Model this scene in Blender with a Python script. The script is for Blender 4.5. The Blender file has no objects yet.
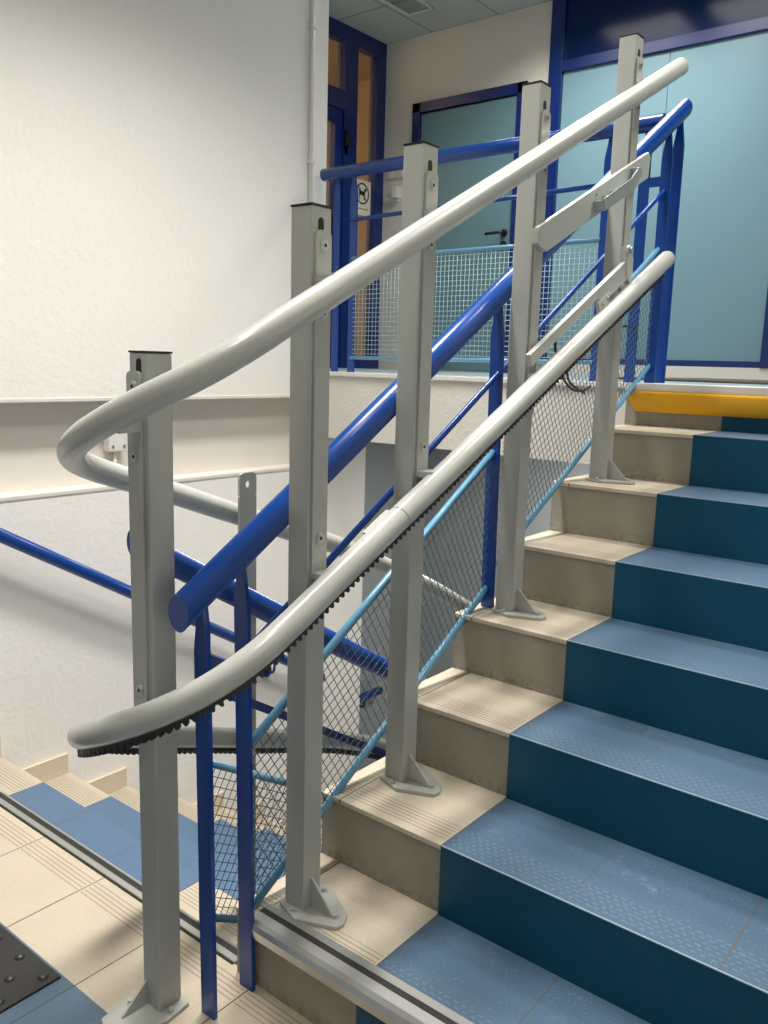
import bpy, bmesh, math, random
from mathutils import Vector, Matrix
random.seed(4)
C = bpy.context.scene.collection
PI = math.pi

# ------------------------------------------------------------------ materials
def lin(c):
    return tuple(((v/255)/12.92 if v/255 <= .04045 else ((v/255+.055)/1.055)**2.4) for v in c)+(1,)

class N:
    """small node helper"""
    def __init__(s, name, base=(200, 200, 200), rough=.5, metal=0., spec=.5, coat=0.):
        s.m = bpy.data.materials.new(name); s.m.use_nodes = True
        s.t = s.m.node_tree; s.b = s.t.nodes['Principled BSDF']
        s.b.inputs['Base Color'].default_value = lin(base)
        s.b.inputs['Roughness'].default_value = rough
        s.b.inputs['Metallic'].default_value = metal
        s.b.inputs['Specular IOR Level'].default_value = spec
        s.b.inputs['Coat Weight'].default_value = coat
        s.pos = None
    def n(s, typ, **kw):
        d = s.t.nodes.new(typ)
        for k, v in kw.items(): setattr(d, k, v)
        return d
    def l(s, a, b): s.t.links.new(a, b)
    def P(s):
        if not s.pos: s.pos = s.n('ShaderNodeNewGeometry').outputs['Position']
        return s.pos
    def noise(s, scale, detail=4, rough=.6, vec=None):
        d = s.n('ShaderNodeTexNoise'); d.inputs['Scale'].default_value = scale
        d.inputs['Detail'].default_value = detail; d.inputs['Roughness'].default_value = rough
        s.l(vec or s.P(), d.inputs['Vector']); return d.outputs['Fac']
    def ramp(s, fac, stops):
        d = s.n('ShaderNodeValToRGB'); e = d.color_ramp.elements
        while len(e) < len(stops): e.new(.5)
        for i, (p, c) in enumerate(stops):
            e[i].position = p; e[i].color = c if len(c) == 4 else lin(c)
        s.l(fac, d.inputs[0]); return d.outputs['Color']
    def mix(s, fac, a, b, blend='MIX'):
        d = s.n('ShaderNodeMix', data_type='RGBA', blend_type=blend)
        for i, v in ((0, fac), (6, a), (7, b)):
            if hasattr(v, 'links') or hasattr(v, 'is_linked'): s.l(v, d.inputs[i])
            elif isinstance(v, tuple): d.inputs[i].default_value = v if len(v) == 4 else lin(v)
            else: d.inputs[i].default_value = v
        return d.outputs[2]
    def math(s, op, a, b=None):
        d = s.n('ShaderNodeMath', operation=op)
        for i, v in ((0, a), (1, b)):
            if v is None: continue
            if hasattr(v, 'is_linked'): s.l(v, d.inputs[i])
            else: d.inputs[i].default_value = v
        return d.outputs[0]
    def sep(s):
        d = s.n('ShaderNodeSeparateXYZ'); s.l(s.P(), d.inputs[0]); return d.outputs
    def color(s, c): s.l(c, s.b.inputs['Base Color']); return s
    def bump(s, h, strength, dist=.002):
        d = s.n('ShaderNodeBump'); d.inputs['Strength'].default_value = strength
        d.inputs['Distance'].default_value = dist; s.l(h, d.inputs['Height'])
        s.l(d.outputs[0], s.b.inputs['Normal']); return s

M = {}
def plaster(name, base, scale, st, dist=.004):
    a = N(name, base, .85, spec=.2)
    f = a.noise(scale, 5, .65); g = a.noise(1.6, 3)
    a.color(a.mix(a.math('MULTIPLY', g, .35), lin(base), lin(tuple(int(v*.93) for v in base))))
    a.bump(f, st, dist); M[name] = a.m
plaster('roughcast', (246, 243, 237), 40, .38, .007)
plaster('plaster', (228, 223, 214), 60, .25, .003)
plaster('slab_plaster', (225, 222, 214), 70, .6, .006)
plaster('grey_wall', (174, 181, 185), 60, .2, .003)

def paint(name, base, rough, coat=0., orange=.12):
    a = N(name, base, rough, coat=coat)
    a.b.inputs['Coat Roughness'].default_value = .15
    a.bump(a.noise(420, 2), orange, .0006); M[name] = a.m
paint('grey_paint', (168, 170, 164), .38, .25)
paint('rail_paint', (178, 180, 174), .28, .4)
paint('blue_paint', (0, 60, 140), .27, .2)
paint('dark_blue_paint', (0, 36, 118), .35, .2)
paint('light_blue_paint', (96, 150, 182), .3, .4)
paint('wire_shaded', (66, 82, 92), .4, .2)  # stair mesh wires: their dark look against bright walls is put into the colour
paint('well_wire_lit', (176, 206, 214), .4, .2)  # upper mesh wires: same wire with its lit tone put into the colour
paint('frame_navy', (0, 36, 104), .35, .3)
paint('white_plastic', (226, 224, 216), .4)
paint('black_plastic', (22, 22, 22), .45)
M['black'] = N('black', (8, 8, 8), .6).m
M['rubber'] = N('rubber', (38, 37, 36), .42).m
M['bolt'] = N('bolt', (190, 192, 188), .35, .6).m
M['chrome'] = N('chrome', (176, 186, 186), .4, .5).m
a = N('aluminium', (202, 202, 198), .33, .85); a.bump(a.noise(90, 3), .15, .001); M['aluminium'] = a.m
a = N('yellow', (232, 172, 8), .45); g = a.noise(7, 4)
a.color(a.mix(a.math('MULTIPLY', g, .5), lin((236, 174, 6)), lin((200, 140, 10)))); M['yellow'] = a.m

TW = .2945; T_ = .2735
def speck(a, base, dark, light, scale=260):
    s1 = a.ramp(a.noise(scale, 2, .5), [(.63, (0, 0, 0, 1)), (.70, (1, 1, 1, 1))])
    s2 = a.ramp(a.noise(scale*.8, 2, .5), [(.30, (1, 1, 1, 1)), (.36, (0, 0, 0, 1))])
    big = a.noise(9, 4)
    c = a.mix(a.math('MULTIPLY', big, .5), lin(base), lin(tuple(int(v*.86) for v in base)))
    c = a.mix(a.math('MULTIPLY', s1, .5), c, lin(dark)); c = a.mix(a.math('MULTIPLY', s2, .28), c, lin(light))
    return c
def joint(a, axis, period, off, w, grout, col):
    """dark grout lines across one world axis"""
    x = a.sep()[axis]
    v = a.math('FRACT', a.math('ADD', a.math('DIVIDE', a.math('SUBTRACT', x, off), period), 100.5))
    d = a.math('ABSOLUTE', a.math('SUBTRACT', v, .5))
    f = a.math('LESS_THAN', d, w/period/2)
    return a.mix(f, col, lin(grout)), f
def grooved(a, col, t, f0, lo, hi, wd=.28, grout=(140, 124, 106)):
    y = a.sep()[1]; v = a.math('MULTIPLY', a.math('FRACT', a.math('ADD', a.math('DIVIDE', a.math('SUBTRACT', y, f0), t), 100.)), t)
    band = a.math('MULTIPLY', a.math('GREATER_THAN', v, lo), a.math('LESS_THAN', v, hi))
    g = a.math('LESS_THAN', a.math('FRACT', a.math('DIVIDE', v, .0125)), wd)
    x = a.math('FRACT', a.math('ADD', a.math('DIVIDE', a.sep()[0], TW), 100.))
    e = a.math('MULTIPLY', a.math('GREATER_THAN', x, .02), a.math('LESS_THAN', x, .98))
    m = a.math('MULTIPLY', a.math('MULTIPLY', band, g), e)
    return a.mix(a.math('MULTIPLY', m, .8), col, lin(grout)), m
def mk_tile(name, base, dark, light, rough, grout, gy=None, coat=.0, w=.003, gr=None, dash=False):
    a = N(name, base, rough, coat=coat)
    c = speck(a, base, dark, light)
    c, f = joint(a, 0, TW, 0, w, grout, c)
    if gy: c, f2 = joint(a, 1, gy[0], gy[1], w, grout, c)
    if dash:
        sc = a.ramp(a.noise(5.5, 6, .75), [(.60, (0, 0, 0, 1)), (.74, (1, 1, 1, 1))])
        c = a.mix(a.math('MULTIPLY', sc, .35), c, lin((176, 184, 188)))
    h = a.noise(160, 3)
    if gr:
        c, m = grooved(a, c, *gr); h = a.math('SUBTRACT', h, a.math('MULTIPLY', m, 2.))
    if dash:
        o = a.sep(); y = a.math('MULTIPLY', a.math('FRACT', a.math('ADD', a.math('DIVIDE', o[1], T_), 100.)), T_)
        row = a.math('DIVIDE', y, .0125); par = a.math('MULTIPLY', a.math('FLOOR', row), .5)
        m = a.math('LESS_THAN', a.math('ABSOLUTE', a.math('SUBTRACT', a.math('FRACT', row), .5)), .16)
        u = a.math('FRACT', a.math('ADD', a.math('ADD', a.math('DIVIDE', o[0], .0185), 100.), par))
        m = a.math('MULTIPLY', m, a.math('LESS_THAN', a.math('ABSOLUTE', a.math('SUBTRACT', u, .5)), .24))
        m = a.math('MULTIPLY', m, a.math('MULTIPLY', a.math('GREATER_THAN', y, .012), a.math('LESS_THAN', y, .088)))
        c = a.mix(a.math('MULTIPLY', m, .18), c, lin(light)); h = a.math('ADD', h, a.math('MULTIPLY', m, 2.5))  # raised dashes: the light they catch is mixed in as a paler tint
    a.color(c); a.bump(h, .14, .0014); M[name] = a.m; return a
mk_tile('beige_tile', (204, 193, 174), (120, 105, 88), (236, 226, 206), .5, (70, 60, 50), gr=(T_, 0, .016, .09))
mk_tile('beige_tile_down', (196, 185, 166), (120, 105, 88), (236, 226, 206), .5, (70, 60, 50), gr=(T_, .058, .17, .252))
mk_tile('floor_beige', (194, 182, 163), (120, 105, 88), (236, 226, 206), .42, (52, 46, 40), gr=(3., -.063, 0, .062))
mk_tile('blue_tile', (80, 106, 132), (46, 64, 88), (160, 184, 205), .38, (96, 88, 86), dash=True)
mk_tile('blue_tile_down', (86, 112, 142), (48, 68, 96), (160, 184, 205), .38, (80, 84, 92))
mk_tile('floor_blue', (84, 108, 128), (48, 66, 84), (130, 152, 168), .45, (50, 62, 72))
mk_tile('upper_tile', (150, 170, 180), (90, 110, 120), (190, 205, 210), .4, (90, 90, 90), (TW, 0))
# groove lines and worn bits use their own plain materials
M['groove'] = N('groove', (134, 118, 100), .8).m
# painted risers: bare concrete, and dark blue paint
a = N('riser_concrete', (158, 150, 134), .8, spec=.3)
f = a.noise(6, 5, .7); g = a.noise(120, 4)
c = a.mix(f, lin((168, 163, 149)), lin((132, 128, 115)))
a.color(a.mix(a.math('MULTIPLY', a.ramp(g, [(.6, (0, 0, 0, 1)), (.72, (1, 1, 1, 1))]), .5), c, lin((90, 82, 70))))
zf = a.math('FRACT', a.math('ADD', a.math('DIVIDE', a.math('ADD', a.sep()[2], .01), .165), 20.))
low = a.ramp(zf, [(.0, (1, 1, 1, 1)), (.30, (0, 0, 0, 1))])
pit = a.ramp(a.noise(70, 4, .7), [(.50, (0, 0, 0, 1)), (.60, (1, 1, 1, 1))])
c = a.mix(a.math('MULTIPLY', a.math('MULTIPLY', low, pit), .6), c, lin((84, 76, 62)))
a.color(c); a.bump(a.noise(90, 5, .7), .45, .004); M['riser_concrete'] = a.m
a = N('riser_blue', (6, 56, 92), .42); f = a.noise(5, 4)
a.color(a.mix(f, lin((0, 76, 106)), lin((0, 60, 84)))); a.bump(a.noise(60, 4), .2, .002); a.b.inputs['Specular IOR Level'].default_value = .3; M['riser_blue'] = a.m
a = N('skirting_tile', (222, 206, 182), .5); a.color(speck(a, (224, 208, 184), (150, 130, 108), (238, 228, 210))); M['skirting_tile'] = a.m
M['teal_panel'] = N('teal_panel', (120, 155, 168), .32, spec=.4).m
M['teal_door'] = N('teal_door', (104, 140, 150), .4, spec=.4).m
a = N('transom_glass', (6, 34, 84), .16, spec=.3); M['transom_glass'] = a.m
M['seam'] = N('seam', (70, 92, 98), .6).m
M['ceiling_tile'] = N('ceiling_tile', (196, 204, 200), .9, spec=.1).m
a = N('ceiling_mat', (198, 204, 200), .9, spec=.1)
c, f = joint(a, 0, .6, -.32, .016, (150, 156, 154), speck(a, (200, 206, 202), (180, 186, 182), (212, 216, 212), 120))
c, f = joint(a, 1, .6, 4.66, .016, (150, 156, 154), c); a.color(c); M['ceiling_tiles'] = a.m
M['tan'] = N('tan', (196, 164, 112), .8).m
a = N('glass', (255, 240, 215), .12); a.b.inputs['Transmission Weight'].default_value = .9; a.b.inputs['IOR'].default_value = 1.1; M['glass'] = a.m
M['paper'] = N('paper', (236, 228, 206), .8).m
M['ink'] = N('ink', (20, 20, 20), .8).m
M['mat_brown'] = N('mat_brown', (92, 86, 78), .95).m
def emit(name, c, s):
    a = N(name, c); a.b.inputs['Emission Color'].default_value = lin(c); a.b.inputs['Emission Strength'].default_value = s; M[name] = a.m
emit('diffuser', (255, 250, 240), 1.2)
M['lit_worn_edge'] = N('lit_worn_edge', (150, 168, 184), .4).m  # worn tread edge; the light it catches is put into this pale colour
M['worn'] = N('worn', (120, 112, 98), .8).m

# ------------------------------------------------------------------ mesh helpers
class MB:
    def __init__(s): s.bm = bmesh.new(); s.mats = []
    def mi(s, m):
        if m not in s.mats: s.mats.append(m)
        return s.mats.index(m)
    def faces(s, vs, fs, m, smooth=False):
        v = [s.bm.verts.new(p) for p in vs]; i = s.mi(m)
        for f in fs:
            try:
                q = s.bm.faces.new([v[k] for k in f]); q.material_index = i; q.smooth = smooth
            except ValueError: pass
        return s
    def box(s, x0, x1, y0, y1, z0, z1, m, bev=0):
        b2 = bmesh.new(); bmesh.ops.create_cube(b2, size=1)
        for v in b2.verts:
            v.co = Vector(((x0+x1)/2+v.co.x*(x1-x0), (y0+y1)/2+v.co.y*(y1-y0), (z0+z1)/2+v.co.z*(z1-z0)))
        if bev: bmesh.ops.bevel(b2, geom=b2.edges[:], offset=bev, segments=2, profile=.7, affect='EDGES')
        s.merge(b2, m, smooth=False); return s
    def merge(s, b2, m, smooth=False, mat=None):
        i = s.mi(m); mp = {}
        for v in b2.verts: mp[v] = s.bm.verts.new(mat @ v.co if mat else v.co)
        for f in b2.faces:
            q = s.bm.faces.new([mp[v] for v in f.verts]); q.material_index = i; q.smooth = smooth
        b2.free()
    def prism(s, pts, d, m, bev=0):
        """pts: closed 3-D polygon, extruded by vector d"""
        b2 = bmesh.new(); d = Vector(d)
        v = [b2.verts.new(p) for p in pts]; f = b2.faces.new(v)
        r = bmesh.ops.extrude_face_region(b2, geom=[f])
        for g in r['geom']:
            if isinstance(g, bmesh.types.BMVert): g.co += d
        bmesh.ops.recalc_face_normals(b2, faces=b2.faces[:])
        if bev: bmesh.ops.bevel(b2, geom=b2.edges[:], offset=bev, segments=2, profile=.7, affect='EDGES')
        s.merge(b2, m); return s
    def tube(s, pts, r, m, n=20, cap='flat', smooth=True, plumb=False):
        pts = [Vector(p) for p in pts]
        T = []
        for i in range(len(pts)):
            a = pts[max(i-1, 0)]; b = pts[min(i+1, len(pts)-1)]; T.append((b-a).normalized())
        up = Vector((0, 0, 1)) if abs(T[0].z) < .95 else Vector((1, 0, 0))
        u = T[0].cross(up).normalized(); rings = []
        ctrl = [(p, t, 1.) for p, t in zip(pts, T)]
        if cap == 'round':
            st = [(pts[0]-T[0]*r*math.sin(a)*.75, T[0], math.cos(a)) for a in (1.45, 1.2, .85, .45)]
            en = [(pts[-1]+T[-1]*r*math.sin(a)*.75, T[-1], math.cos(a)) for a in (.45, .85, 1.2, 1.45)]
            ctrl = st+ctrl+en
        for p, t, k in ctrl:
            u = (u-t*u.dot(t)).normalized(); w = t.cross(u)
            rings.append([s.bm.verts.new(p+(u*math.cos(a)+w*math.sin(a))*r*k) for a in [2*PI*j/n for j in range(n)]])
        if plumb:   # saw the ends plumb
            for rg, p, t in ((rings[0], pts[0], T[0]), (rings[-1], pts[-1], T[-1])):
                hn = Vector((t.x, t.y, 0)).normalized()
                for v in rg: v.co -= t*((v.co-p).dot(hn)/t.dot(hn))
        i = s.mi(m)
        for a, b in zip(rings, rings[1:]):
            for j in range(n):
                q = s.bm.faces.new((a[j], a[(j+1) % n], b[(j+1) % n], b[j])); q.material_index = i; q.smooth = smooth
        for rg, rev in ((rings[0], True), (rings[-1], False)):
            q = s.bm.faces.new(rg[::-1] if rev else rg); q.material_index = i; q.smooth = False
        return s
    def disc(s, c, ax, r, h, m, n=16):
        c = Vector(c); ax = Vector(ax).normalized()
        return s.tube([c, c+ax*h], r, m, n, 'flat')
    def build(s, name, parent=None):
        me = bpy.data.meshes.new(name); bmesh.ops.recalc_face_normals(s.bm, faces=s.bm.faces[:])
        s.bm.to_mesh(me); s.bm.free()
        for m in s.mats: me.materials.append(M[m])
        o = bpy.data.objects.new(name, me); C.objects.link(o)
        if parent:
            o.parent = parent; o.matrix_parent_inverse = Matrix.Translation(-wl(parent))
        return o
def wl(o):
    v = Vector(o.location)
    return v if not o.parent else v
def thing(name, label, cat, loc=(0, 0, 0), group=None):
    o = bpy.data.objects.new(name, None); C.objects.link(o); o.location = loc
    o['label'] = label; o['category'] = cat; o.empty_display_size = .1
    if group: o['group'] = group
    return o
def tag(o, label, cat, group=None):
    o['label'] = label; o['category'] = cat
    if group: o['group'] = group
    return o
def struct(o): o['kind'] = 'structure'; return o

# ------------------------------------------------------------------ dimensions (metres; z = 0 on the half landing)
h, T = .165, .2735
XL, XR = -.3554, 1.24           # left and right end of the upward flight
ZU = 1.308                      # upper floor
ZC = 3.917                      # ceiling
YB = 4.66                       # back wall of the lobby
WL = -2.07                      # left wall plane
XE = -3.80                      # entrance wall plane
ZL = -8*h                       # lower lobby floor

# ------------------------------------------------------------------ setting
b = MB()
b.box(WL-.2, XR+.2, -2.2, .018, -.2, 0, 'floor_beige'); b.box(WL-.2, XL, .018, .06, -.2, -.004, 'riser_concrete')
struct(b.build('floor'))
b = MB(); b.box(-2.06, XR, -2.2, -.254, -.002, .0015, 'floor_blue'); struct(b.build('floor.001'))
# upper floor slab
b = MB(); b.box(XE-.2, XL, 1.98, YB+.2, .985, ZU-.02, 'slab_plaster'); b.box(XE-.2, XL, 1.965, YB+.2, ZU-.02, ZU, 'slab_plaster', .003)
b.box(XL, XR+1.6, 1.98, YB+.2, .985, ZU-.002, 'slab_plaster')
struct(b.build('floor.002'))
b = MB(); b.box(XE, XR+1.4, 2.10, YB, ZU-.01, ZU+.001, 'upper_tile'); struct(b.build('floor.003'))
b = MB(); b.box(-2.5, XR+.2, 2.25, 3.6, ZL-.1, ZL, 'floor_beige'); struct(b.build('floor.004'))
# left wall: lower part, recessed band, upper part
b = MB()
b.box(WL-.25, WL, -2.2, 2.465, ZL-.1, .815, 'roughcast'); b.box(WL-.25, WL, 1.98, 2.465, .815, .985, 'roughcast'); b.box(WL-.25, WL+.004, -2.2, 1.98, .815, .832, 'plaster', .004)
b.box(WL-.25, WL-.09, -2.2, 1.98, .832, 1.18, 'plaster')
b.box(WL-.25, WL, -2.2, 2.11, 1.19, ZC, 'roughcast'); b.box(WL-.25, WL+.003, -2.2, 1.98, 1.175, 1.19, 'plaster', .003)
struct(b.build('wall_left'))
b = MB(); b.box(XR, XR+.15, -2.2, 1.98, -.1, ZC, 'roughcast'); struct(b.build('wall_right'))
b = MB(); b.box(WL-.25, XR+.15, -2.35, -2.2, -.1, ZC, 'plaster'); struct(b.build('wall_front'))
b = MB(); b.box(XE-.1, -2.17, YB, YB+.12, ZU, ZC, 'plaster'); b.box(-2.17, XR+1.6, YB+.05, YB+.15, ZU, ZC, 'plaster'); struct(b.build('wall_back'))
b = MB(); b.box(XR+1.4, XR+1.6, 1.98, YB, ZU, ZC, 'plaster'); b.box(XR+.15, XR+1.6, 1.85, 1.98, ZU, ZC, 'plaster'); struct(b.build('wall_side'))
b = MB(); b.box(-2.6, XR+.2, 3.5, 3.6, ZL, .985, 'grey_wall'); b.box(-2.52, -2.42, 2.465, 3.5, ZL, .985, 'grey_wall')
b.box(-2.52, WL-.25, 2.2, 2.465, ZL, .985, 'grey_wall'); b.box(XR, XR+.15, 1.98, 3.6, ZL, .985, 'grey_wall')
struct(b.build('wall_basement'))
b = MB(); b.box(WL-.25, XR+.2, -2.35, 2.11, ZC, ZC+.05, 'ceiling_tiles'); b.box(XE-.2, XR+1.6, 2.11, YB+.2, ZC, ZC+.05, 'ceiling_tiles')
struct(b.build('ceiling'))
b = MB(); b.box(-2.17, -.5, YB-.03, YB+.05, ZU, ZU+.085, 'plaster'); b.box(-.5, XR+1.4, YB-.03, YB+.05, ZU, ZU+.085, 'plaster'); struct(b.build('baseboard_back'))

# entrance wall (plane x = XE): blue door and side light
b = MB()
def xwall(b, y0, y1, z0, z1, m='frame_navy', d0=-.06, d1=.02, bev=.003): b.box(XE+d0, XE+d1, y0, y1, z0, z1, m, bev)
xwall(b, 3.0, YB, 3.80, ZC); xwall(b, 4.15, 4.31, ZU, 3.80); xwall(b, 4.545, YB, ZU, 3.80)
xwall(b, 4.31, 4.545, ZU, 1.40); xwall(b, 3.0, 4.15, 3.30, 3.44); xwall(b, 3.0, 3.12, ZU, 3.80)
e = struct(b.build('window_1'))
b = MB(); b.box(XE-.03, XE-.022, 4.31, 4.545, 1.40, 3.80, 'glass'); b.box(XE-.03, XE-.022, 3.12, 4.15, 3.44, 3.80, 'glass'); b.build('pane', e)
b = MB(); xwall(b, 4.055, 4.145, ZU, 3.295, 'dark_blue_paint', -.05, .01); xwall(b, 3.125, 3.21, ZU, 3.295, 'dark_blue_paint', -.05, .01)
xwall(b, 3.21, 4.055, 3.20, 3.295, 'dark_blue_paint', -.05, .01); xwall(b, 3.21, 4.055, ZU, 1.6, 'dark_blue_paint', -.05, .01)
d = struct(b.build('door_1'))
b = MB(); b.box(XE-.03, XE-.022, 3.21, 4.055, 1.6, 3.2, 'glass'); b.build('pane', d)
b = MB(); b.box(XE+.02, XE+.05, 4.155, 4.20, 3.03, 3.12, 'black_plastic', .006); b.box(XE+.01, XE+.02, 4.16, 4.2, 2.98, 3.15, 'black_plastic'); b.build('door_closer', d)
b = MB(); b.box(XE+.01, XE+.045, 4.19, 4.235, 2.0, 2.07, 'black_plastic', .006); b.build('door_lock', d)
b = MB(); b.box(XE-1.3, XE-1.2, 2.0, 5.6, ZU-.3, ZC+.2, 'tan'); b.box(XE-1.2, XE-.06, 5.5, 5.6, ZU-.3, ZC+.2, 'tan'); b.box(XE-1.3, XE-.0, 2.0, 5.6, ZC+.1, ZC+.2, 'tan')
b.box(XE-1.3, XE-.06, 2.0, 5.6, ZU-.4, ZU-.3, 'tan'); b.box(XE-1.3, XE-.06, 1.9, 2.0, ZU-.4, ZC, 'tan'); struct(b.build('wall_outer'))
b = MB(); b.box(XE-.1, XE-.03, 1.9, 3.0, ZU-.3, ZC, 'plaster'); b.box(XE-.1, WL-.25, 1.99, 2.11, ZU, ZC, 'plaster'); struct(b.build('wall_entrance'))

# inner door in the back wall
b = MB(); X0, X1, ZT = -3.475, -2.44, 3.408
for q in ((X0, X0+.075, ZU, ZT), (X1-.075, X1, ZU, ZT), (X0, X1, ZT-.075, ZT)): b.box(q[0], q[1], YB-.03, YB+.03, q[2], q[3], 'frame_navy', .003)
b.box(X0+.075, X1-.075, YB-.012, YB-.006, ZT-.088, ZT-.075, 'black')
d = struct(b.build('door_2'))
b = MB(); b.box(X0+.08, X1-.08, YB-.012, YB+.02, ZU+.012, ZT-.08, 'teal_door', .002); b.build('door_panel', d)
b = MB(); b.disc((-2.575, YB-.012, 2.355), (0, -1, 0), .028, .012, 'black_plastic'); b.tube([(-2.575, YB-.02, 2.355), (-2.575, YB-.062, 2.355), (-2.6, YB-.068, 2.355), (-2.71, YB-.068, 2.35)], .011, 'black_plastic', 10)
b.disc((-2.575, YB-.012, 2.27), (0, -1, 0), .028, .012, 'black_plastic'); b.build('door_handle', d)
# glazed office partition
b = MB(); x0, x1 = -2.26, -.55
b.box(x0, x0+.105, YB-.04, YB+.05, ZU+.085, ZC, 'frame_navy', .004); b.box(x0+.06, 2.5, YB-.035, YB+.05, 3.418, 3.49, 'frame_navy', .003)
b.box(x0+.105, 2.5, YB-.03, YB+.05, ZU+.085, ZU+.125, 'frame_navy', .003); b.box(-.63, -.53, YB-.04, YB+.05, ZU+.085, 3.42, 'frame_navy', .004)
w = struct(b.build('window_2'))
b = MB(); b.box(x0+.105, -1.391, YB-.008, YB+.03, ZU+.125, 3.418, 'teal_panel'); b.build('panel', w)
b = MB(); b.box(-1.386, -.63, YB-.008, YB+.03, ZU+.125, 3.418, 'teal_panel'); b.build('panel', w)
b = MB(); b.box(-.53, 2.5, YB-.008, YB+.03, ZU+.125, 3.418, 'teal_panel'); b.build('panel', w)
b = MB(); b.box(-1.391, -1.386, YB-.004, YB+.03, ZU+.125, 3.418, 'seam'); b.build('seam', w)
b = MB(); b.box(x0+.105, 2.5, YB-.01, YB+.04, 3.49, ZC, 'transom_glass'); b.build('pane', w)

# ------------------------------------------------------------------ stairs
def flight_body(name, parent, prof, x0, x1):
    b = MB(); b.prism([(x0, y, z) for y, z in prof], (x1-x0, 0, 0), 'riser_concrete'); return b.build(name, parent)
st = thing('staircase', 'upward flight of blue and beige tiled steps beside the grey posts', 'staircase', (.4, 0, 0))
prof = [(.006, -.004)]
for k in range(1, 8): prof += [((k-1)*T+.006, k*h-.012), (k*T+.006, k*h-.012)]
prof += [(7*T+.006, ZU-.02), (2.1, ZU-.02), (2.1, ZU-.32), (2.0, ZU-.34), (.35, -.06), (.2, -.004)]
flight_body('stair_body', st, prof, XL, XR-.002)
def tread(b, x0, x1, y0, y1, z, m):
    b.box(x0, x1, y0, y1, z-.012, z, m, .0025)
for k in range(1, 8):
    y0, y1, z = (k-1)*T, k*T+.006, k*h
    b = MB(); tread(b, XL, XR-.002, y0, y1, z, 'beige_tile')
    s = b.build('step', st)
    b = MB(); tread(b, 0, 3*TW, y0-.001, y1, z+.0006, 'blue_tile')
    b.box(.001, 3*TW-.001, y0-.0022, y0+.0012, z-.0012, z+.0014, 'lit_worn_edge', .0005)
    b.build('blue_tread', s)
    b = MB(); b.box(0, 3*TW, y0-.0018, y0+.0065, (k-1)*h, z-.0015, 'riser_blue'); b.build('blue_riser', s)
b = MB(); b.box(0, 3*TW, 7*T+.003, 7*T+.0065, 7*h, ZU-.02, 'riser_blue'); s = b.build('blue_riser', st)
# aluminium nosing on first and top step
def nosing(bm, x0, x1, y, z, ext=.0):
    """rounded aluminium profile with black insert; front edge at y, top at z"""
    pr = [(y-.012, z-.038), (y-.016, z-.016), (y-.012, z-.004), (y-.003, z+.003), (y+.020, z+.004), (y+.020, z+.001), (y+.036, z+.001), (y+.036, z+.004), (y+.056, z+.003), (y+.058, z), (y+.001, z-.003), (y-.002, z-.012), (y-.003, z-.038)]
    bm.prism([(x0, a, c) for a, c in pr], (x1-x0, 0, 0), 'aluminium')
    bm.box(x0+.001, x1-.001, y+.020, y+.036, z, z+.0035, 'rubber')
b = MB(); nosing(b, -.302, XR, 0, h); b.build('nosing_strip', st)
b = MB(); b.box(XL, XR, 7*T-.012, 7*T+.18, ZU-.026, ZU+.002, 'white_plastic', .003); b.build('nosing_strip', st)
# bowed yellow warning plate under the top nosing
b = MB(); n = 6; pts = []
x0, x1 = -.335, XR
for i in range(n+1):
    a = i/n; pts.append((1.888-.012*math.sin(a*PI/2)+.014*a*a, ZU-.026-.074*a))
vs = []; L = len(pts)
for (y, z), i in zip(pts, range(L)): vs.append((x0+.035*(i/(L-1))**2, y, z))
for (y, z) in pts: vs.append((x1, y, z))
for (y, z), i in zip(pts, range(L)): vs.append((x0+.035*(i/(L-1))**2, y+.006, z))
for (y, z) in pts: vs.append((x1, y+.006, z))
fs = []
for i in range(L-1): fs += [(i, i+1, L+i+1, L+i), (2*L+i, 3*L+i, 3*L+i+1, 2*L+i+1), (i, 2*L+i, 2*L+i+1, i+1), (L+i, L+i+1, 3*L+i+1, 3*L+i)]
fs += [(0, L, 3*L, 2*L), (L-1, 3*L-1, 4*L-1, 2*L-1)]
b.faces(vs, fs, 'yellow', True); tag(b.build('warning_plate'), 'bowed yellow warning plate under the top step edge', 'plate')

dn = thing('staircase', 'downward flight with blue centre tiles along the white wall', 'staircase', (-1.3, .06, 0))
X0D, X1D = WL, -.5
prof = [(.06, -.03)]
for j in range(1, 9):
    yn = .058+T*(j-1); prof += [(yn+.004, -j*h-.012 if j < 8 else -8*h), (yn+T+(0 if j < 8 else 0), -j*h-.012 if j < 8 else -8*h)]
prof += [(.058+8*T, -8*h-.1), (1.9, -8*h-.1), (.06, -.32)]
flight_body('stair_body', dn, prof, X0D, X1D)
for j in range(1, 8):
    y0, y1, z = .058+T*(j-1), .058+T*j+.006, -j*h
    b = MB(); tread(b, X0D, X1D, y0, y1, z, 'beige_tile_down')
    s = b.build('step', dn)
    b = MB(); tread(b, -6*TW, -3*TW, y0, y1+.001, z+.0006, 'blue_tile_down'); b.build('blue_tread', s)
b = MB()
nosing_pr = [(.018, 0), (.019, .004), (.035, .0045), (.035, .001), (.052, .001), (.052, .0045), (.060, .003), (.063, -.004), (.062, -.035), (.058, -.035), (.057, -.002)]
b.prism([(WL, a, c) for a, c in nosing_pr], (1.69, 0, 0), 'aluminium'); b.box(WL, -.381, .035, .052, -.001, .0035, 'rubber')
b.box(WL, -.38, .012, .018, -.002, .0008, 'black')
b.build('nosing_strip', dn)
# stepped skirting tiles against the left wall
for j in range(0, 8):
    y0, y1, z = (.058+T*(j-1), .058+T*j, -j*h) if j else (-.6, .058, 0)
    b = MB(); b.box(WL, WL+.014, y0-.0, y1, z, z+.085, 'skirting_tile', .002); b.build('skirting_tile', dn)

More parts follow.
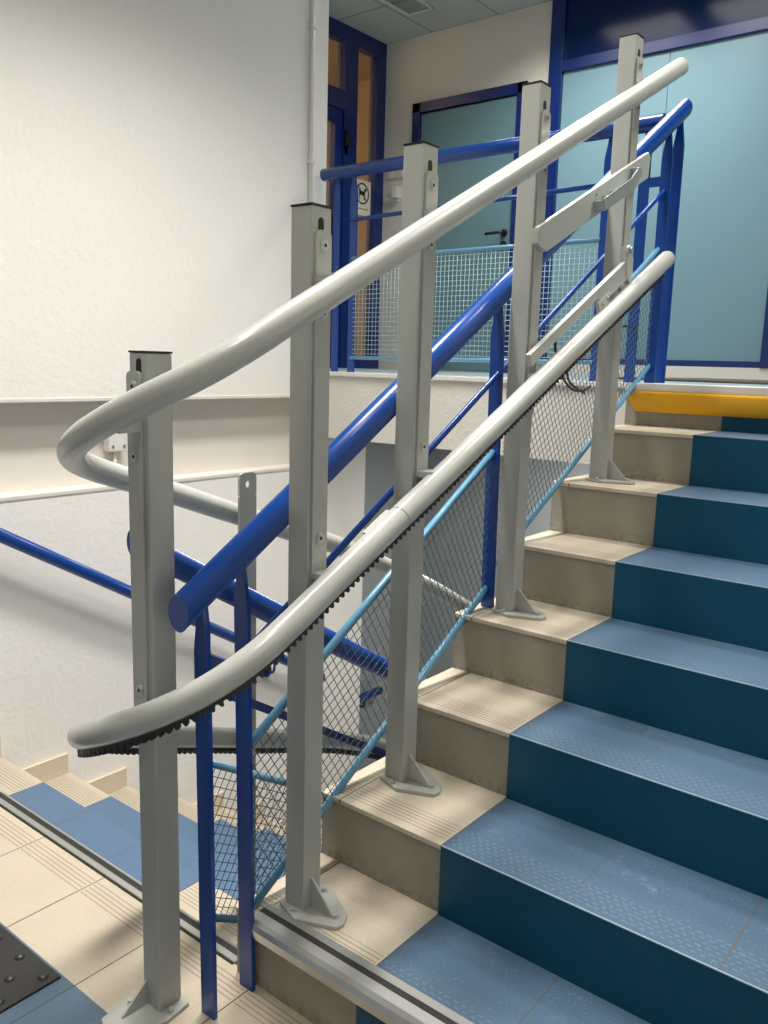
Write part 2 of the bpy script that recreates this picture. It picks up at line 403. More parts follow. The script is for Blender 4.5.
# ------------------------------------------------------------------ stairlift posts
def bolt(parent, c, ax, r=.0115):
    b = MB(); c = Vector(c); ax = Vector(ax)
    b.disc(c, ax, r, .0018, 'bolt', 18); b.disc(c+ax*.0018, ax, r*.72, .0016, 'bolt', 18); b.disc(c+ax*.0034, ax, r*.34, .0005, 'black', 6)
    return b.build('bolt', parent)
def post(cx, cy, z0, zt, s, label, face, bolts, plate, arms, railx=-.175, so=.014):
    """face: 'x' mounting plate on the +x side, 'y' on the -y side"""
    t = thing('rail_post', label, 'post', (cx, cy, z0), 'light grey posts carrying the stairlift rails')
    g = 'grey_paint'; e = s/2
    b = MB(); b.box(cx-e, cx+e, cy-e, cy+e, z0+.008, zt, g, .004); b.build('post_tube', t)
    b = MB(); b.box(cx-e-.001, cx+e+.001, cy-e-.001, cy+e+.001, zt, zt+.004, 'black_plastic', .001); b.build('end_cap', t)
    # oblong slot near the top
    zs = plate[1]+.002
    b = MB(); n = 10; w = .0075; prof = []
    for i in range(n+1): a = PI*i/n; prof.append((w*math.cos(a), zs+so+w*math.sin(a)))
    prof += [(-w, zs-.01), (w, zs-.01)]
    if face == 'x': b.prism([(cx+e+.0002, cy-.002+a, c) for a, c in prof], (.0006, 0, 0), 'black')
    else: b.prism([(cx+.002+a, cy-e-.0002, c) for a, c in prof], (0, -.0006, 0), 'black')
    b.build('slot', t)
    # long mounting plate with rounded ends
    zb, zp = plate; wd = s*.39; th = .006; R = .012; pr = []
    for (ox, oz, a0) in ((wd-R, zp-R, 0), (-wd+R, zp-R, PI/2), (-wd+R, zb+R, PI), (wd-R, zb+R, 1.5*PI)):
        for i in range(5): a = a0+PI/2*i/4; pr.append((ox+R*math.cos(a), oz+R*math.sin(a)))
    b = MB()
    if face == 'x':
        b.prism([(cx+e, cy+.002+a, c) for a, c in pr], (th, 0, 0), g, .0012); fx = cx+e+th
    else:
        b.prism([(cx-e+wd-.003+a, cy-e, c) for a, c in pr], (0, -th, 0), g, .0012); fy = cy-e-th
    pl = b.build('mounting_plate', t)
    for z in bolts:
        bolt(pl, (fx, cy+.002, z) if face == 'x' else (cx-.008, fy, z), (1, 0, 0) if face == 'x' else (0, -1, 0))
    for z, hh in arms:
        b = MB()
        if face == 'x': b.box(cx+e, railx, cy-.019, cy+.023, z-hh/2, z+hh/2, g, .003)
        else: b.box(cx-.012, cx+.012, -.24, cy-e, z-hh/2, z+hh/2, g, .003)
        b.build('bracket_arm', pl)
    # foot: cut-corner plate, triangular gusset and three anchors
    b = MB(); zz = z0
    if face == 'x':
        poly = [(-.036, -.036), (.03, -.058), (.118, -.02), (.122, .0), (.108, .028), (.02, .078), (-.03, .07), (-.037, .06)]
        b.prism([(cx+x, cy+y, zz) for x, y in poly], (0, 0, .009), g, .002); fp = b.build('base_plate', t)
        b = MB(); b.prism([(cx+e, cy-.003+.0, zz+.009), (cx+e+.066, cy-.003, zz+.009), (cx+e+.064, cy-.003, zz+.014), (cx+e, cy-.003, zz+.078)], (0, .005, 0), g); b.build('gusset', fp)
        an = [(.008, -.042), (.095, .004), (.012, .058)]
    else:
        poly = [(-.036, .036), (-.06, -.03), (-.05, -.115), (-.03, -.125), (.03, -.125), (.036, -.1), (.056, -.03), (.05, .03), (.036, .036)]
        b.prism([(cx+x, cy+y, zz) for x, y in poly], (0, 0, .009), g, .002); fp = b.build('base_plate', t)
        b = MB(); b.prism([(cx-.02, cy-e, zz+.009), (cx-.02, cy-e-.062, zz+.009), (cx-.02, cy-e-.06, zz+.014), (cx-.02, cy-e, zz+.062)], (.005, 0, 0), g); b.build('gusset', fp)
        an = [(-.044, -.05), (.02, -.1), (.042, -.01)]
    for x, y in an:
        b = MB(); b.disc((cx+x, cy+y, zz+.009), (0, 0, 1), .0095, .0015, 'bolt'); b.disc((cx+x, cy+y, zz+.0105), (0, 0, 1), .0062, .0055, 'bolt', 6); b.build('anchor_bolt', fp)
    return t
S = .055
post(-.404, -.16, 0, 1.361, S, 'grey square post standing on the landing, inside the bend of the grey rails', 'y', (1.30, 1.17, .71), (.64, 1.328), ((1.228, .024), (.652, .02)))
post(-.25, .104, h, 1.6455, S, 'grey square post bolted to the first step, behind aluminium edging', 'x', (1.574, 1.447, 1.001), (.915, 1.602), ((1.505, .03), (.925, .016)))
post(-.25, .450, 2*h, 1.8267, S, 'grey square post bolted to the second step', 'x', (1.743, 1.617, 1.167), (1.098, 1.772), ((1.672, .03), (1.106, .016)))
post(-.25, .943, 4*h, 2.075, S, 'grey square post bolted to the fourth step, lower end of the flat cover bar', 'x', (1.994, 1.864, 1.26), (1.222, 2.012), ((1.922, .03), (1.330, .016)))
post(-.25, 1.505, 6*h, 2.354, S, 'tallest grey square post, highest up the stairs with the metal clip', 'x', (2.271, 2.149), (1.60, 2.294), ((2.205, .03), (1.615, .016)))

# ------------------------------------------------------------------ stairlift rails
def smooth(pts, n=8):
    """Catmull-Rom through the points"""
    P = [Vector(p) for p in pts]; out = []
    for i in range(len(P)-1):
        p0, p1, p2, p3 = P[max(i-1, 0)], P[i], P[i+1], P[min(i+2, len(P)-1)]
        for k in range(n):
            t = k/n
            out.append(.5*((2*p1)+(p2-p0)*t+(2*p0-5*p1+4*p2-p3)*t*t+(3*p1-p0-p2*1+p3*1-2*p2+0*p0)*0+(-p0+3*p1-3*p2+p3)*t*t*t))
    out.append(P[-1]); return out
xc, R = -.430, .255
def arc(zs, y0=-.015):
    n = len(zs)+1; o = []
    for i, z in enumerate(zs):
        a = PI*(i+1)/n; o.append((xc+R*math.cos(a), y0-R*math.sin(a), z))
    return o
up = [(-.175, 1.722, 2.317), (-.175, 1.3, 2.103), (-.175, .85, 1.874), (-.175, .45, 1.671), (-.175, .238, 1.563), (-.175, .1, 1.493), (-.175, -.015, 1.435)]
up += arc((1.383, 1.330, 1.285, 1.242, 1.203, 1.168, 1.139, 1.110))
up += [(-.685, -.015, 1.080), (-.685, .109, 1.036), (-.685, .298, .965), (-.685, .5, .892), (-.685, .72, .811), (-.685, 1.125, .628), (-.685, 1.393, .488), (-.685, 1.9, .22)]
upc = smooth(up)
b = MB(); b.tube(upc, .027, 'rail_paint', 28, 'round')
tag(b.build('stairlift_rail'), 'thick light grey upper tube bending round the landing, without teeth', 'rail')
lo = [(-.175, 1.739, 1.725), (-.175, 1.2, 1.460), (-.175, .72, 1.221), (-.175, .45, 1.088), (-.175, .238, .984), (-.175, .1, .915), (-.175, -.015, .857)]
lo += arc((.805, .752, .706, .663, .622, .584, .546, .507))
lo += [(-.685, -.015, .467), (-.685, .173, .402), (-.685, .35, .338), (-.685, .538, .272), (-.685, .72, .204), (-.685, .94, .10), (-.685, 1.2, -.06), (-.685, 1.6, -.28)]
loc_ = smooth(lo)
lr = thing('stairlift_rail', 'thick light grey lower tube with black toothed rack underneath', 'rail', (-.175, 0, .86))
b = MB(); b.tube(loc_, .0272, 'rail_paint', 28, 'round'); b.build('rail_tube', lr)
# rack: dark strip under the tube with teeth
def rack(path, pitch=.0175):
    b = MB(); pts = [Vector(p) for p in path]
    d = [0]
    for a, c in zip(pts, pts[1:]): d.append(d[-1]+(c-a).length)
    def at(s):
        for i in range(len(pts)-1):
            if d[i+1] >= s:
                f = (s-d[i])/(d[i+1]-d[i]); return pts[i].lerp(pts[i+1], f), (pts[i+1]-pts[i]).normalized()
        return pts[-1], (pts[-1]-pts[-2]).normalized()
    s = .05
    while s < d[-1]-.02:
        p, t = at(s); side = t.cross(Vector((0, 0, 1))).normalized(); dnv = t.cross(side).normalized()
        if dnv.z > 0: dnv = -dnv
        o = p+dnv*.0252; w = side*.008; q = t*pitch/2
        # backing bar
        A = [o-q*1.02-w, o+q*1.02-w, o+q*1.02+w, o-q*1.02+w]
        b.faces([*A, *[x+dnv*.008 for x in A]], [(0, 1, 2, 3), (4, 7, 6, 5), (0, 4, 5, 1), (1, 5, 6, 2), (2, 6, 7, 3), (3, 7, 4, 0)], 'rubber')
        B0 = o+dnv*.007; w2 = side*.0075
        base = [B0-q*.72-w2, B0+q*.72-w2, B0+q*.72+w2, B0-q*.72+w2]
        tip = [B0+dnv*.010-q*.3-w2, B0+dnv*.010+q*.3-w2, B0+dnv*.010+q*.3+w2, B0+dnv*.010-q*.3+w2]
        b.faces([*base, *tip], [(0, 1, 2, 3), (4, 7, 6, 5), (0, 4, 5, 1), (1, 5, 6, 2), (2, 6, 7, 3), (3, 7, 4, 0)], 'rubber')
        s += pitch
    return b
rack(loc_).build('toothed_rack', lr)
b = MB(); p0 = Vector((-.175, .317, 1.023)); t = (Vector((-.175, .72, 1.221))-p0).normalized()
b.tube([p0-t*.0008, p0+t*.0008], .0274, 'rubber', 28); b.build('joint_ring', lr)
b = MB(); u = Vector((0, -t.z, t.y))
c0 = p0+u*.0185-t*.055+Vector((-.014, 0, 0))
b.prism([c0-t*.045-Vector((.009, 0, 0)), c0+t*.045-Vector((.009, 0, 0)), c0+t*.045+Vector((.009, 0, 0)), c0-t*.045+Vector((.009, 0, 0))], u*.006, 'rail_paint', .0015); b.build('clamp_plate', lr)

# flat perforated strut on the downward side that carries the rails
b = MB(); x = -.642; yc = .292; w = .028; zt = 1.078; zb = -h
pr = []
for (oy, oz, a0) in ((yc+w-.012, zt-.012, 0), (yc-w+.012, zt-.012, PI/2)):
    for i in range(5): a = a0+PI/2*i/4; pr.append((oy+.012*math.cos(a), oz+.012*math.sin(a)))
pr += [(yc-w, zb), (yc+w, zb)]
def holed(b, outer, hc, hr, x, th, m, n=16):
    """flat plate with one round hole (plane x): fan the outline to the hole ring"""
    ring = [(hc[0]+hr*math.cos(2*PI*i/n), hc[1]+hr*math.sin(2*PI*i/n)) for i in range(n)]
    top = [(hc[0]-w, hc[1]-.03), (hc[0]+w, hc[1]-.03)]
    head = [p for p in outer[:10]]
    poly = [top[1]]+head+[top[0]]
    # angular matching
    def ang(p): return math.atan2(p[1]-hc[1], p[0]-hc[0]) % (2*PI)
    samples = []
    for i in range(n):
        a = 2*PI*i/n; dx, dy = math.cos(a), math.sin(a); best = 9
        P = poly
        for k in range(len(P)):
            p, q = P[k], P[(k+1) % len(P)]; ex, ey = q[0]-p[0], q[1]-p[1]; den = dx*ey-dy*ex
            if abs(den) < 1e-9: continue
            tt = ((p[0]-hc[0])*ey-(p[1]-hc[1])*ex)/den; ss = ((p[0]-hc[0])*dy-(p[1]-hc[1])*dx)/den
            if tt > 0 and -1e-6 <= ss <= 1+1e-6: best = min(best, tt)
        samples.append((hc[0]+dx*best, hc[1]+dy*best))
    for k in range(2):
        X = x+th*k
    for i in range(n):
        j = (i+1) % n
        v = [(x, *ring[i]), (x, *ring[j]), (x, *samples[j]), (x, *samples[i])]
        v += [(x+th, a[1], a[2]) for a in v]
        b.faces(v, [(0, 1, 2, 3), (4, 7, 6, 5), (0, 4, 5, 1), (2, 6, 7, 3)], m)
    b.box(x, x+th, yc-w, yc+w, zb, hc[1]-.03, m)
holed(b, pr, (yc, zt-.03), .009, x, .007, 'grey_paint')
sp = b.build('support_strut'); tag(sp, 'flat grey strut with a round hole at its top, standing beyond the blue handrails', 'strut')
b = MB(); b.box(x-.004, x+.0, yc-.016, yc+.016, .93, .99, 'grey_paint', .001); b.build('rail_clamp', sp)

# ------------------------------------------------------------------ folding stairlift pieces between the two upper posts
cb = thing('cover_bar', 'light grey flat cover bar slanting between the two highest posts', 'bar', (-.21, .95, 1.69))
b = MB(); b.prism([(-.212, .903, 1.715), (-.212, 1.578, 2.033), (-.212, 1.596, 2.022), (-.212, 1.588, 1.958), (-.212, .955, 1.660), (-.212, .912, 1.668)], (.014, 0, 0), 'rail_paint', .002); b.build('flat_bar', cb)
b = MB(); b.box(-.2165, -.196, .898, .912, 1.672, 1.712, 'grey_paint', .003); b.build('end_stop', cb)
# folded metal clip: side wall, two end walls, floor and a spring latch
b = MB(); d = Vector((0, .90, .435)).normalized(); u = Vector((0, -d.z, d.y)); o = Vector((-.198, 1.222, 1.800))
def at3(a, c, x=0): return o+d*a+u*c+Vector((x, 0, 0))
L = .275
b.prism([at3(0, 0, .030), at3(L-.06, -.004, .030), at3(L, .026, .030), at3(L+.004, .046, .030), at3(L-.012, .05, .030), at3(L-.075, .034, .030), at3(0, .034, .030)], (.003, 0, 0), 'chrome', .0008)
b.prism([at3(0, 0), at3(L-.06, -.004), at3(L, .026), at3(L, .029), at3(L-.06, -.001), at3(0, .003)], (.030, 0, 0), 'chrome')
b.prism([at3(0, 0), at3(.003, 0), at3(.003, .03), at3(0, .03)], (.032, 0, 0), 'chrome')
b.prism([at3(L-.003, .026), at3(L, .026), at3(L+.004, .046), at3(L, .046)], (.032, 0, 0), 'chrome')
b.disc(at3(.07, .014, .001), (1, 0, 0), .011, .022, 'bolt'); b.disc(at3(.12, .016, .001), (1, 0, 0), .008, .020, 'bolt'); b.prism([at3(.06, .006, .012), at3(.16, .008, .012), at3(.16, .02, .012), at3(.06, .018, .012)], (.004, 0, 0), 'bolt')
b.build('metal_clip', cb)
bolt(cb, (-.198, 1.225, 1.848), (1, 0, 0), .005)
lb = thing('guide_bar', 'slim light grey guide bar above the lower rail near its top end', 'bar', (-.21, .97, 1.38))
b = MB(); b.prism([(-.207, .898, 1.358), (-.207, .885, 1.388), (-.207, 1.45, 1.686), (-.207, 1.505, 1.692), (-.207, 1.508, 1.655), (-.207, 1.30, 1.548), (-.207, 1.27, 1.562), (-.207, .925, 1.375)], (.016, 0, 0), 'rail_paint', .002); b.build('flat_bar', lb)
b = MB(); b.prism([(-.196, 1.262, 1.548), (-.196, 1.335, 1.585), (-.196, 1.33, 1.53), (-.196, 1.29, 1.495)], (.012, 0, 0), 'rail_paint', .002); b.build('bracket_arm', lb)
for y, z in ((1.288, 1.545), (1.325, 1.565)): bolt(lb, (-.184, y, z), (1, 0, 0), .007)
b = MB(); b.disc((-.19, 1.452, 1.722), (1, 0, 0), .014, .010, 'bolt'); b.disc((-.180, 1.452, 1.722), (1, 0, 0), .009, .007, 'chrome', 6)
b.prism([(-.206, 1.437, 1.73), (-.206, 1.464, 1.73), (-.206, 1.50, 1.70), (-.206, 1.49, 1.62), (-.206, 1.46, 1.64)], (.018, 0, 0), 'rail_paint', .002); b.build('pivot_bolt', lb)

# ------------------------------------------------------------------ blue balustrades
def flat_bar(parent, x, y, z0, z1, taper=.10, w=.02, th=.005, name='upright', m='blue_paint', lean=0.):
    """flat steel upright, 40 mm across x, pointed under the handrail"""
    b = MB(); b.prism([(x-w, y-th, z0), (x+w, y-th, z0), (x+w, y-th, z1-taper), (x+w*.45, y-th, z1-.02), (x+w*.35, y-th, z1), (x-w*.35, y-th, z1), (x-w*.45, y-th, z1-.02), (x-w, y-th, z1-taper)], (0, 2*th, 0), m, .0008)
    for v in b.bm.verts: v.co.x += lean*(v.co.z-z0)/(z1-z0)
    return b.build(name, parent)
def clip_line(poly, p, d):
    ts = []
    for k in range(len(poly)):
        a, c = poly[k], poly[(k+1) % len(poly)]; ex, ey = c[0]-a[0], c[1]-a[1]; den = d[0]*ey-d[1]*ex
        if abs(den) < 1e-9: continue
        t = ((a[0]-p[0])*ey-(a[1]-p[1])*ex)/den; s = ((a[0]-p[0])*d[1]-(a[1]-p[1])*d[0])/den
        if -1e-6 <= s <= 1+1e-6: ts.append(t)
    if len(ts) < 2: return None
    return min(ts), max(ts)
def wires(poly, ang, sp, to3, m, r=.0011, layer=.0011):
    b = MB()
    for fam in (0, 1):
        a = ang+fam*PI/2; d = (math.cos(a), math.sin(a)); n = (-d[1], d[0])
        pr = [q[0]*n[0]+q[1]*n[1] for q in poly]; v = math.ceil(min(pr)/sp)*sp
        while v < max(pr):
            p = (n[0]*v, n[1]*v); c = clip_line(poly, p, d)
            if c and c[1]-c[0] > .01:
                A = to3(p[0]+d[0]*c[0], p[1]+d[1]*c[0], (fam*2-1)*layer); B = to3(p[0]+d[0]*c[1], p[1]+d[1]*c[1], (fam*2-1)*layer)
                b.tube([A, B], r, m, 5)
            v += sp
    return b
def mesh_panel(parent, x, y0, y1, zt0, zt1, zb0, zb1, sp=.0215, wire='wire_shaded'):
    """slanted mesh bay in a plane of constant x"""
    b = MB(); b.tube([(x, y0, zt0), (x, y1, zt1)], .0095, 'light_blue_paint', 14); tt = b.build('panel_tube', parent)
    b = MB(); b.tube([(x, y0, zb0), (x, y1, zb1)], .0095, 'light_blue_paint', 14); b.build('panel_tube', parent)
    poly = [(y0+.004, zb0), (y1-.004, zb1), (y1-.004, zt1), (y0+.004, zt0)]
    ang = math.atan2(zt1-zt0, y1-y0)
    wires(poly, ang, sp, lambda a, c, o: (x+o, a, c), wire).build('wire_mesh', parent)
BX = -.312
bu = thing('balustrade', 'blue balustrade rising with the steps, wire mesh bays behind grey posts', 'balustrade', (BX, -.12, 0))
hz = lambda y: .882+(y+.176)*.6155
b = MB(); b.tube([(BX, -.176, .882), (BX, 2.145, hz(2.145))], .0305, 'blue_paint', 32, plumb=True); b.build('handrail', bu)
for y, z0, ln in ((-.118, 0, -.014), (-.012, 0, -.018), (.936, 4*h, -.012), (2.03, ZU, 0), (2.13, ZU, 0)): flat_bar(bu, -.302 if y < .5 else -.315, y, z0, hz(y)-.024, lean=ln)
b = MB(); b.tube([(-.318, .0, .762), (-.318, 2.035, 2.008)], .0085, 'blue_paint', 12); b.build('mid_rail', bu)
mesh_panel(bu, -.322, .008, .960, .551, 1.131, .160, .732)
mesh_panel(bu, -.322, .985, 2.05, 1.20, 1.81, .782, 1.386)
DX = -.56
bd = thing('balustrade', 'blue balustrade descending beyond the upright bars, handrail sloping down right', 'balustrade', (DX, .085, -h))
hd = lambda y: .904+(y-.01)*-.593
b = MB(); b.tube([(DX, -.095, hd(-.095)), (DX, 2.1, hd(2.1))], .029, 'blue_paint', 28, plumb=True); b.build('handrail', bd)
for y, z0 in ((.085, -h), (1.05, -4*h), (2.02, -8*h)): flat_bar(bd, DX, y, z0, hd(y)-.024)
b = MB(); b.box(DX-.004, DX+.004, .085, 2.02, 0, .001, 'blue_paint')
b = MB(); b.prism([(DX-.004, .085, .612), (DX-.004, 2.02, -.56), (DX-.004, 2.02, -.585), (DX-.004, .085, .587)], (.008, 0, 0), 'dark_blue_paint', .001); b.build('mid_rail', bd)
b = MB(); b.box(DX, -.42, .082, .090, .634, .682, 'dark_blue_paint', .001); b.build('link_plate', bd)
mesh_panel(bd, DX-.006, .095, 1.04, .401, -.155, -.012, -.568)
WY = 2.05
bw = thing('balustrade', 'blue horizontal guard rail on the upper floor edge with square wire mesh', 'balustrade', (-1.2, WY, ZU))
b = MB(); b.tube([(-2.03, WY, 2.247), (-.345, WY, 2.25)], .029, 'blue_paint', 28); b.build('handrail', bw)
for x in (-1.94, -1.832): flat_bar(bw, x, WY, ZU, 2.225, .08)
for x in (-.548, -.405): flat_bar(bw, x, WY, ZU, 2.225, .08)
b = MB(); b.tube([(-1.84, WY-.006, 2.023), (-.565, WY-.006, 2.052)], .0095, 'blue_paint', 12); b.build('mid_rail', bw)
b = MB(); b.box(-.41, -.315, WY-.004, WY+.004, 2.025, 2.06, 'blue_paint', .001); b.build('link_plate', bw)
for z in (1.845, 1.378):
    b = MB(); b.tube([(-1.83, WY-.006, z), (-.56, WY-.006, z+.004)], .009, 'light_blue_paint', 12); b.build('panel_tube', bw)
wires([(-1.82, 1.378), (-.57, 1.378), (-.57, 1.845), (-1.82, 1.845)], 0, .0215, lambda a, c, o: (a, WY-.006+o, c), 'well_wire_lit', .0012).build('wire_mesh', bw)

# handrail on the left wall
wr = thing('wall_handrail', 'slim blue handrail on white wall above the downward steps', 'handrail', (-1.99, .3, .7))
hw = lambda y: .71+(y-.336)*-.590
b = MB(); b.tube([(-1.99, -.6, hw(-.6)), (-1.99, 2.05, hw(2.05))], .025, 'blue_paint', 20, plumb=True); b.build('rail_tube', wr)
for y in (-.4, 1.70):
    z = hw(y)
    b = MB(); b.tube(smooth([(-1.99, y, z-.015), (-1.992, y, z-.07), (-2.01, y, z-.095), (-2.05, y-.0, z-.1)], 5), .0065, 'blue_paint', 10)
    b.disc((-2.068, y, z-.1), (1, 0, 0), .026, .03, 'dark_blue_paint', 16); b.build('wall_bracket', wr)

wr = thing('wall_handrail', 'short blue handrail piece on the wall beyond the lower corner, seen through mesh', 'handrail', (-2.36, 2.8, -.76))
b = MB(); b.tube([(-2.36, 2.60, -.76), (-2.36, 3.02, -.765)], .027, 'blue_paint', 20, plumb=True); b.build('rail_tube', wr)
b = MB(); b.tube([(-2.36, 2.86, -.775), (-2.36, 2.86, -.83), (-2.42, 2.86, -.85)], .007, 'blue_paint', 10); b.build('wall_bracket', wr)

# ------------------------------------------------------------------ small things
# black cable looped behind the mesh by the top steps
def cable(pts, r, label):
    b = MB(); b.tube(smooth(pts, 7), r, 'black_plastic', 8); tag(b.build('cable'), label, 'cable')
cable([(-.37, 1.36, 1.47), (-.375, 1.375, 1.41), (-.38, 1.43, 1.34), (-.385, 1.52, 1.29), (-.39, 1.62, 1.28), (-.40, 1.70, 1.295)], .0045, 'black cable sagging in a loop left of the tallest grey post')
cable([(-.38, 1.66, 1.44), (-.385, 1.58, 1.415), (-.39, 1.51, 1.365), (-.39, 1.50, 1.33), (-.40, 1.56, 1.30), (-.40, 1.66, 1.27)], .0045, 'black cable passing behind the foot of the tallest grey post')
cable([(-.37, 1.80, 1.33), (-.372, 1.84, 1.40), (-.37, 1.80, 1.47), (-.368, 1.86, 1.51), (-.366, 1.97, 1.51), (-.37, 2.01, 1.49)], .0045, 'black cable coil hanging right of the tallest post, behind the mesh')
# studded rubber mat on the landing
mt = thing('tactile_mat', 'black rubber mat with round studs on the landing floor', 'mat', (-.95, -.5, 0))
b = MB(); b.box(-1.5, -.63, -1.05, -.262, .001, .008, 'rubber', .002); b.build('mat_sheet', mt)
b = MB()
for i in range(15):
    for j in range(14):
        if (i+j) % 2: continue
        cx, cy = -.655-i*.038*1.3, -.29-j*.038*1.3
        if cx < -1.47 or cy < -1.03: continue
        b.tube([(cx, cy, .0035), (cx, cy, .0055)], .0125, 'rubber', 16, 'round')
o = b.build('stud_field', mt); o['kind'] = 'stuff'
# doormat on the upper floor
b = MB(); b.box(-.95, 2.2, 2.95, 4.5, ZU+.001, ZU+.012, 'mat_brown', .003)
tag(b.build('doormat'), 'coarse brown mat on the upper floor before the teal panels', 'mat')
# no-dogs notice on the side light of the entrance
nt = thing('notice', 'paper notice with a crossed-out dog in a circle on glass', 'sign', (XE-.02, 4.438, 2.7))
b = MB(); b.box(XE-.0215, XE-.020, 4.332, 4.545, 2.555, 2.83, 'paper'); b.build('paper_sheet', nt)
b = MB(); cy, cz, X = 4.438, 2.725, XE-.0195
n = 40
def ringx(b, cy, cz, r0, r1, X, th, m):
    for i in range(n):
        a0, a1 = 2*PI*i/n, 2*PI*(i+1)/n
        v = [(X, cy+r*math.cos(a), cz+r*math.sin(a)) for r, a in ((r0, a0), (r1, a0), (r1, a1), (r0, a1))]
        b.faces(v+[(X+th, q[1], q[2]) for q in v], [(0, 1, 2, 3), (4, 7, 6, 5), (0, 3, 7, 4), (1, 5, 6, 2)], m)
ringx(b, cy, cz, .072, .084, X, .0008, 'ink')
a = PI*.75; dv = (math.cos(a), math.sin(a)); nv = (-dv[1]*.005, dv[0]*.005)
b.prism([(X, cy+dv[0]*.074+nv[0], cz+dv[1]*.074+nv[1]), (X, cy-dv[0]*.074+nv[0], cz-dv[1]*.074+nv[1]), (X, cy-dv[0]*.074-nv[0], cz-dv[1]*.074-nv[1]), (X, cy+dv[0]*.074-nv[0], cz+dv[1]*.074-nv[1])], (.0008, 0, 0), 'ink')
dog = [(-.045, -.05), (-.036, -.05), (-.032, -.012), (.018, -.012), (.022, -.05), (.031, -.05), (.032, .008), (.036, .022), (.052, .024), (.054, .036), (.040, .046), (.034, .056), (.028, .044), (.018, .018), (-.03, .018), (-.05, .038), (-.055, .032), (-.042, .008)]
b.prism([(X, cy+p*1.0, cz+q) for p, q in dog], (.0006, 0, 0), 'ink'); b.build('dog_symbol', nt)
b = MB(); b.box(X, X+.0006, 4.36, 4.395, 2.602, 2.608, 'ink'); b.box(X, X+.0006, 4.40, 4.44, 2.602, 2.608, 'ink'); b.box(X, X+.0006, 4.445, 4.515, 2.602, 2.608, 'ink'); b.build('text_line', nt)
# wall boxes by the inner door
wb = thing('intercom', 'small framed white switch plate high on the lobby wall', 'switch', (-3.66, YB, 2.9))
b = MB(); b.box(-3.735, -3.56, YB-.012, YB+.0, 2.86, 2.945, 'white_plastic', .003); b.build('frame', wb)
b = MB(); b.box(-3.725, -3.66, YB-.018, YB-.01, 2.87, 2.935, 'plaster', .002); b.build('rocker', wb); b = MB(); b.box(-3.65, -3.575, YB-.018, YB-.01, 2.87, 2.935, 'plaster', .002); b.build('rocker', wb)
wb = thing('sensor_box', 'small white box on the lobby wall below the switch plate', 'box', (-3.67, YB, 2.7))
b = MB(); b.box(-3.75, -3.6, YB-.03, YB+.002, 2.68, 2.72, 'white_plastic', .005); b.build('base', wb)
b = MB(); b.box(-3.635, -3.585, YB-.07, YB+.002, 2.70, 2.79, 'white_plastic', .008); b.build('cover', wb)
# socket box and conduit in the recessed band of the left wall
jb = thing('junction_box', 'white square junction box with a short conduit in the wall recess', 'box', (-2.15, .92, 1.0))
b = MB(); b.box(-2.16, -2.115, .875, .965, .965, 1.075, 'white_plastic', .005); b.build('housing', jb)
for yy, zz in ((.893, .985), (.947, .985)): bolt(jb, (-2.115, yy, zz), (1, 0, 0), .007)
b = MB(); b.tube([(-2.14, .915, .965), (-2.14, .915, .832)], .009, 'white_plastic', 12); b.build('conduit', jb)
pp = thing('pipe', 'thin white vertical pipe clipped to the white wall near its end', 'pipe', (-2.055, 1.985, 1.3))
b = MB(); b.tube([(-2.057, 1.985, 1.31), (-2.057, 1.985, ZC)], .011, 'white_plastic', 14); b.build('conduit', pp)
for z in (2.9, 2.3, 1.7): b = MB(); b.box(-2.07, -2.042, 1.970, 2.0, z-.009, z+.009, 'white_plastic', .002); b.build('pipe_clip', pp)

# ------------------------------------------------------------------ ceiling fixtures
vt = thing('ceiling_vent', 'louvred vent in the lobby ceiling above the entrance', 'vent', (-3.08, 4.1, ZC), None)
b = MB(); x0, x1, y0, y1 = -3.27, -3.04, 3.7, 4.28
for q in ((x0, x1, y0, y0+.02), (x0, x1, y1-.02, y1), (x0, x0+.02, y0, y1), (x1-.02, x1, y0, y1)): b.box(*q, ZC-.012, ZC, 'white_plastic', .002)
b.build('frame', vt)
b = MB()
for i in range(12): yy = y0+.05+i*.045; b.prism([(x0+.02, yy, ZC-.01), (x0+.02, yy+.004, ZC-.01), (x0+.02, yy+.024, ZC), (x0+.02, yy+.02, ZC)], (x1-x0-.04, 0, 0), 'grey_paint')
b.build('louvre', vt)
def area(loc, sx, sy, power, col=(1, .95, .86), rot=(0, 0, 0), spread=None):
    L = bpy.data.lights.new('area_lamp', 'AREA'); L.shape = 'RECTANGLE'; L.size = sx; L.size_y = sy; L.energy = power; L.color = col
    if spread: L.spread = spread
    o = bpy.data.objects.new('area_lamp', L); C.objects.link(o); o.location = loc; o.rotation_euler = rot; return o
def ceiling_light(x, y, label, power, sx=.58, sy=.58, z=ZC, **k):
    t = thing('ceiling_light', label, 'light', (x, y, z), 'square ceiling light panels')
    b = MB(); b.box(x-sx/2-.01, x+sx/2+.01, y-sy/2-.01, y+sy/2+.01, z-.012, z, 'white_plastic', .002); b.build('frame', t)
    b = MB(); b.box(x-sx/2+.01, x+sx/2-.01, y-sy/2+.01, y+sy/2-.01, z-.014, z-.010, 'diffuser'); b.build('diffuser', t)
    area((x, y, z-.03), sx, sy, power, **k)
W = (1, .965, .90)
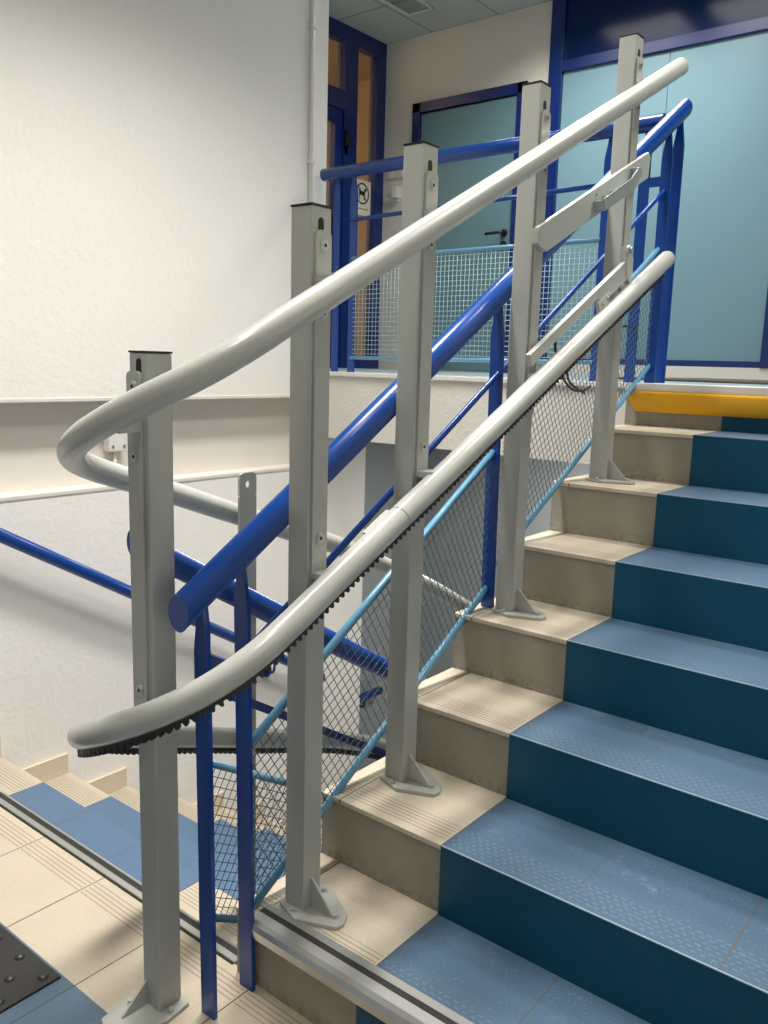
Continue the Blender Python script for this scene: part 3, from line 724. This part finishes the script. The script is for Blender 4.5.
ceiling_light(-1.9, 3.76, 'square ceiling light over the upper lobby, left of the pair', 24, spread=2.5, col=W)
ceiling_light(-1.1, 3.76, 'square ceiling light over the upper lobby, right of the pair', 24, spread=2.5, col=W)
ceiling_light(.5, 2.2, 'square ceiling light above the top of the upward steps', 34, spread=2.3, col=W)
ceiling_light(.2, -1.0, 'square ceiling light above the landing behind the viewer', 12, spread=2.2, col=W)
ceiling_light(-.8, .5, 'long ceiling light above the downward steps', 52, sx=.3, sy=1.8, spread=1.6, col=W)
ceiling_light(-.9, 2.75, 'added square light panel brightening the lower lobby under the upper floor', 16, sx=.4, sy=.4, z=.985, col=W)  # unseen panel added to brighten the dark back wall down here
area((XE-.6, 2.5, ZC-.4), .8, .8, 14, (1, .84, .62), rot=(PI/2, 0, 0))  # unseen lamp added to light the tan walls behind the entrance glass

w = bpy.data.worlds.new('world'); bpy.context.scene.world = w; w.use_nodes = True
w.node_tree.nodes['Background'].inputs[0].default_value = (.6, .65, .7, 1); w.node_tree.nodes['Background'].inputs[1].default_value = .3

# ------------------------------------------------------------------ camera
cam = bpy.data.cameras.new('camera'); co = bpy.data.objects.new('camera', cam); C.objects.link(co)
yaw, pitch, roll = .67190067, -.17319571, .02853557
f = Vector((-math.sin(yaw)*math.cos(pitch), math.cos(yaw)*math.cos(pitch), math.sin(pitch)))
r = Vector((math.cos(yaw), math.sin(yaw), 0)); u = r.cross(f)
r2 = r*math.cos(roll)+u*math.sin(roll); u2 = -r*math.sin(roll)+u*math.cos(roll)
m3 = Matrix((r2, u2, -f)).transposed()
co.matrix_world = Matrix.Translation((.9365, -1.1364, 1.3543)) @ m3.to_4x4()
cam.sensor_fit = 'VERTICAL'; cam.sensor_height = 36; cam.lens = 848.28/1024*36; cam.clip_start = .05
sc = bpy.context.scene; sc.camera = co
sc.view_settings.view_transform = 'Standard'; sc.view_settings.look = 'None'; sc.view_settings.gamma = 1
sc.view_settings.use_curve_mapping = False; sc.view_settings.exposure = .08
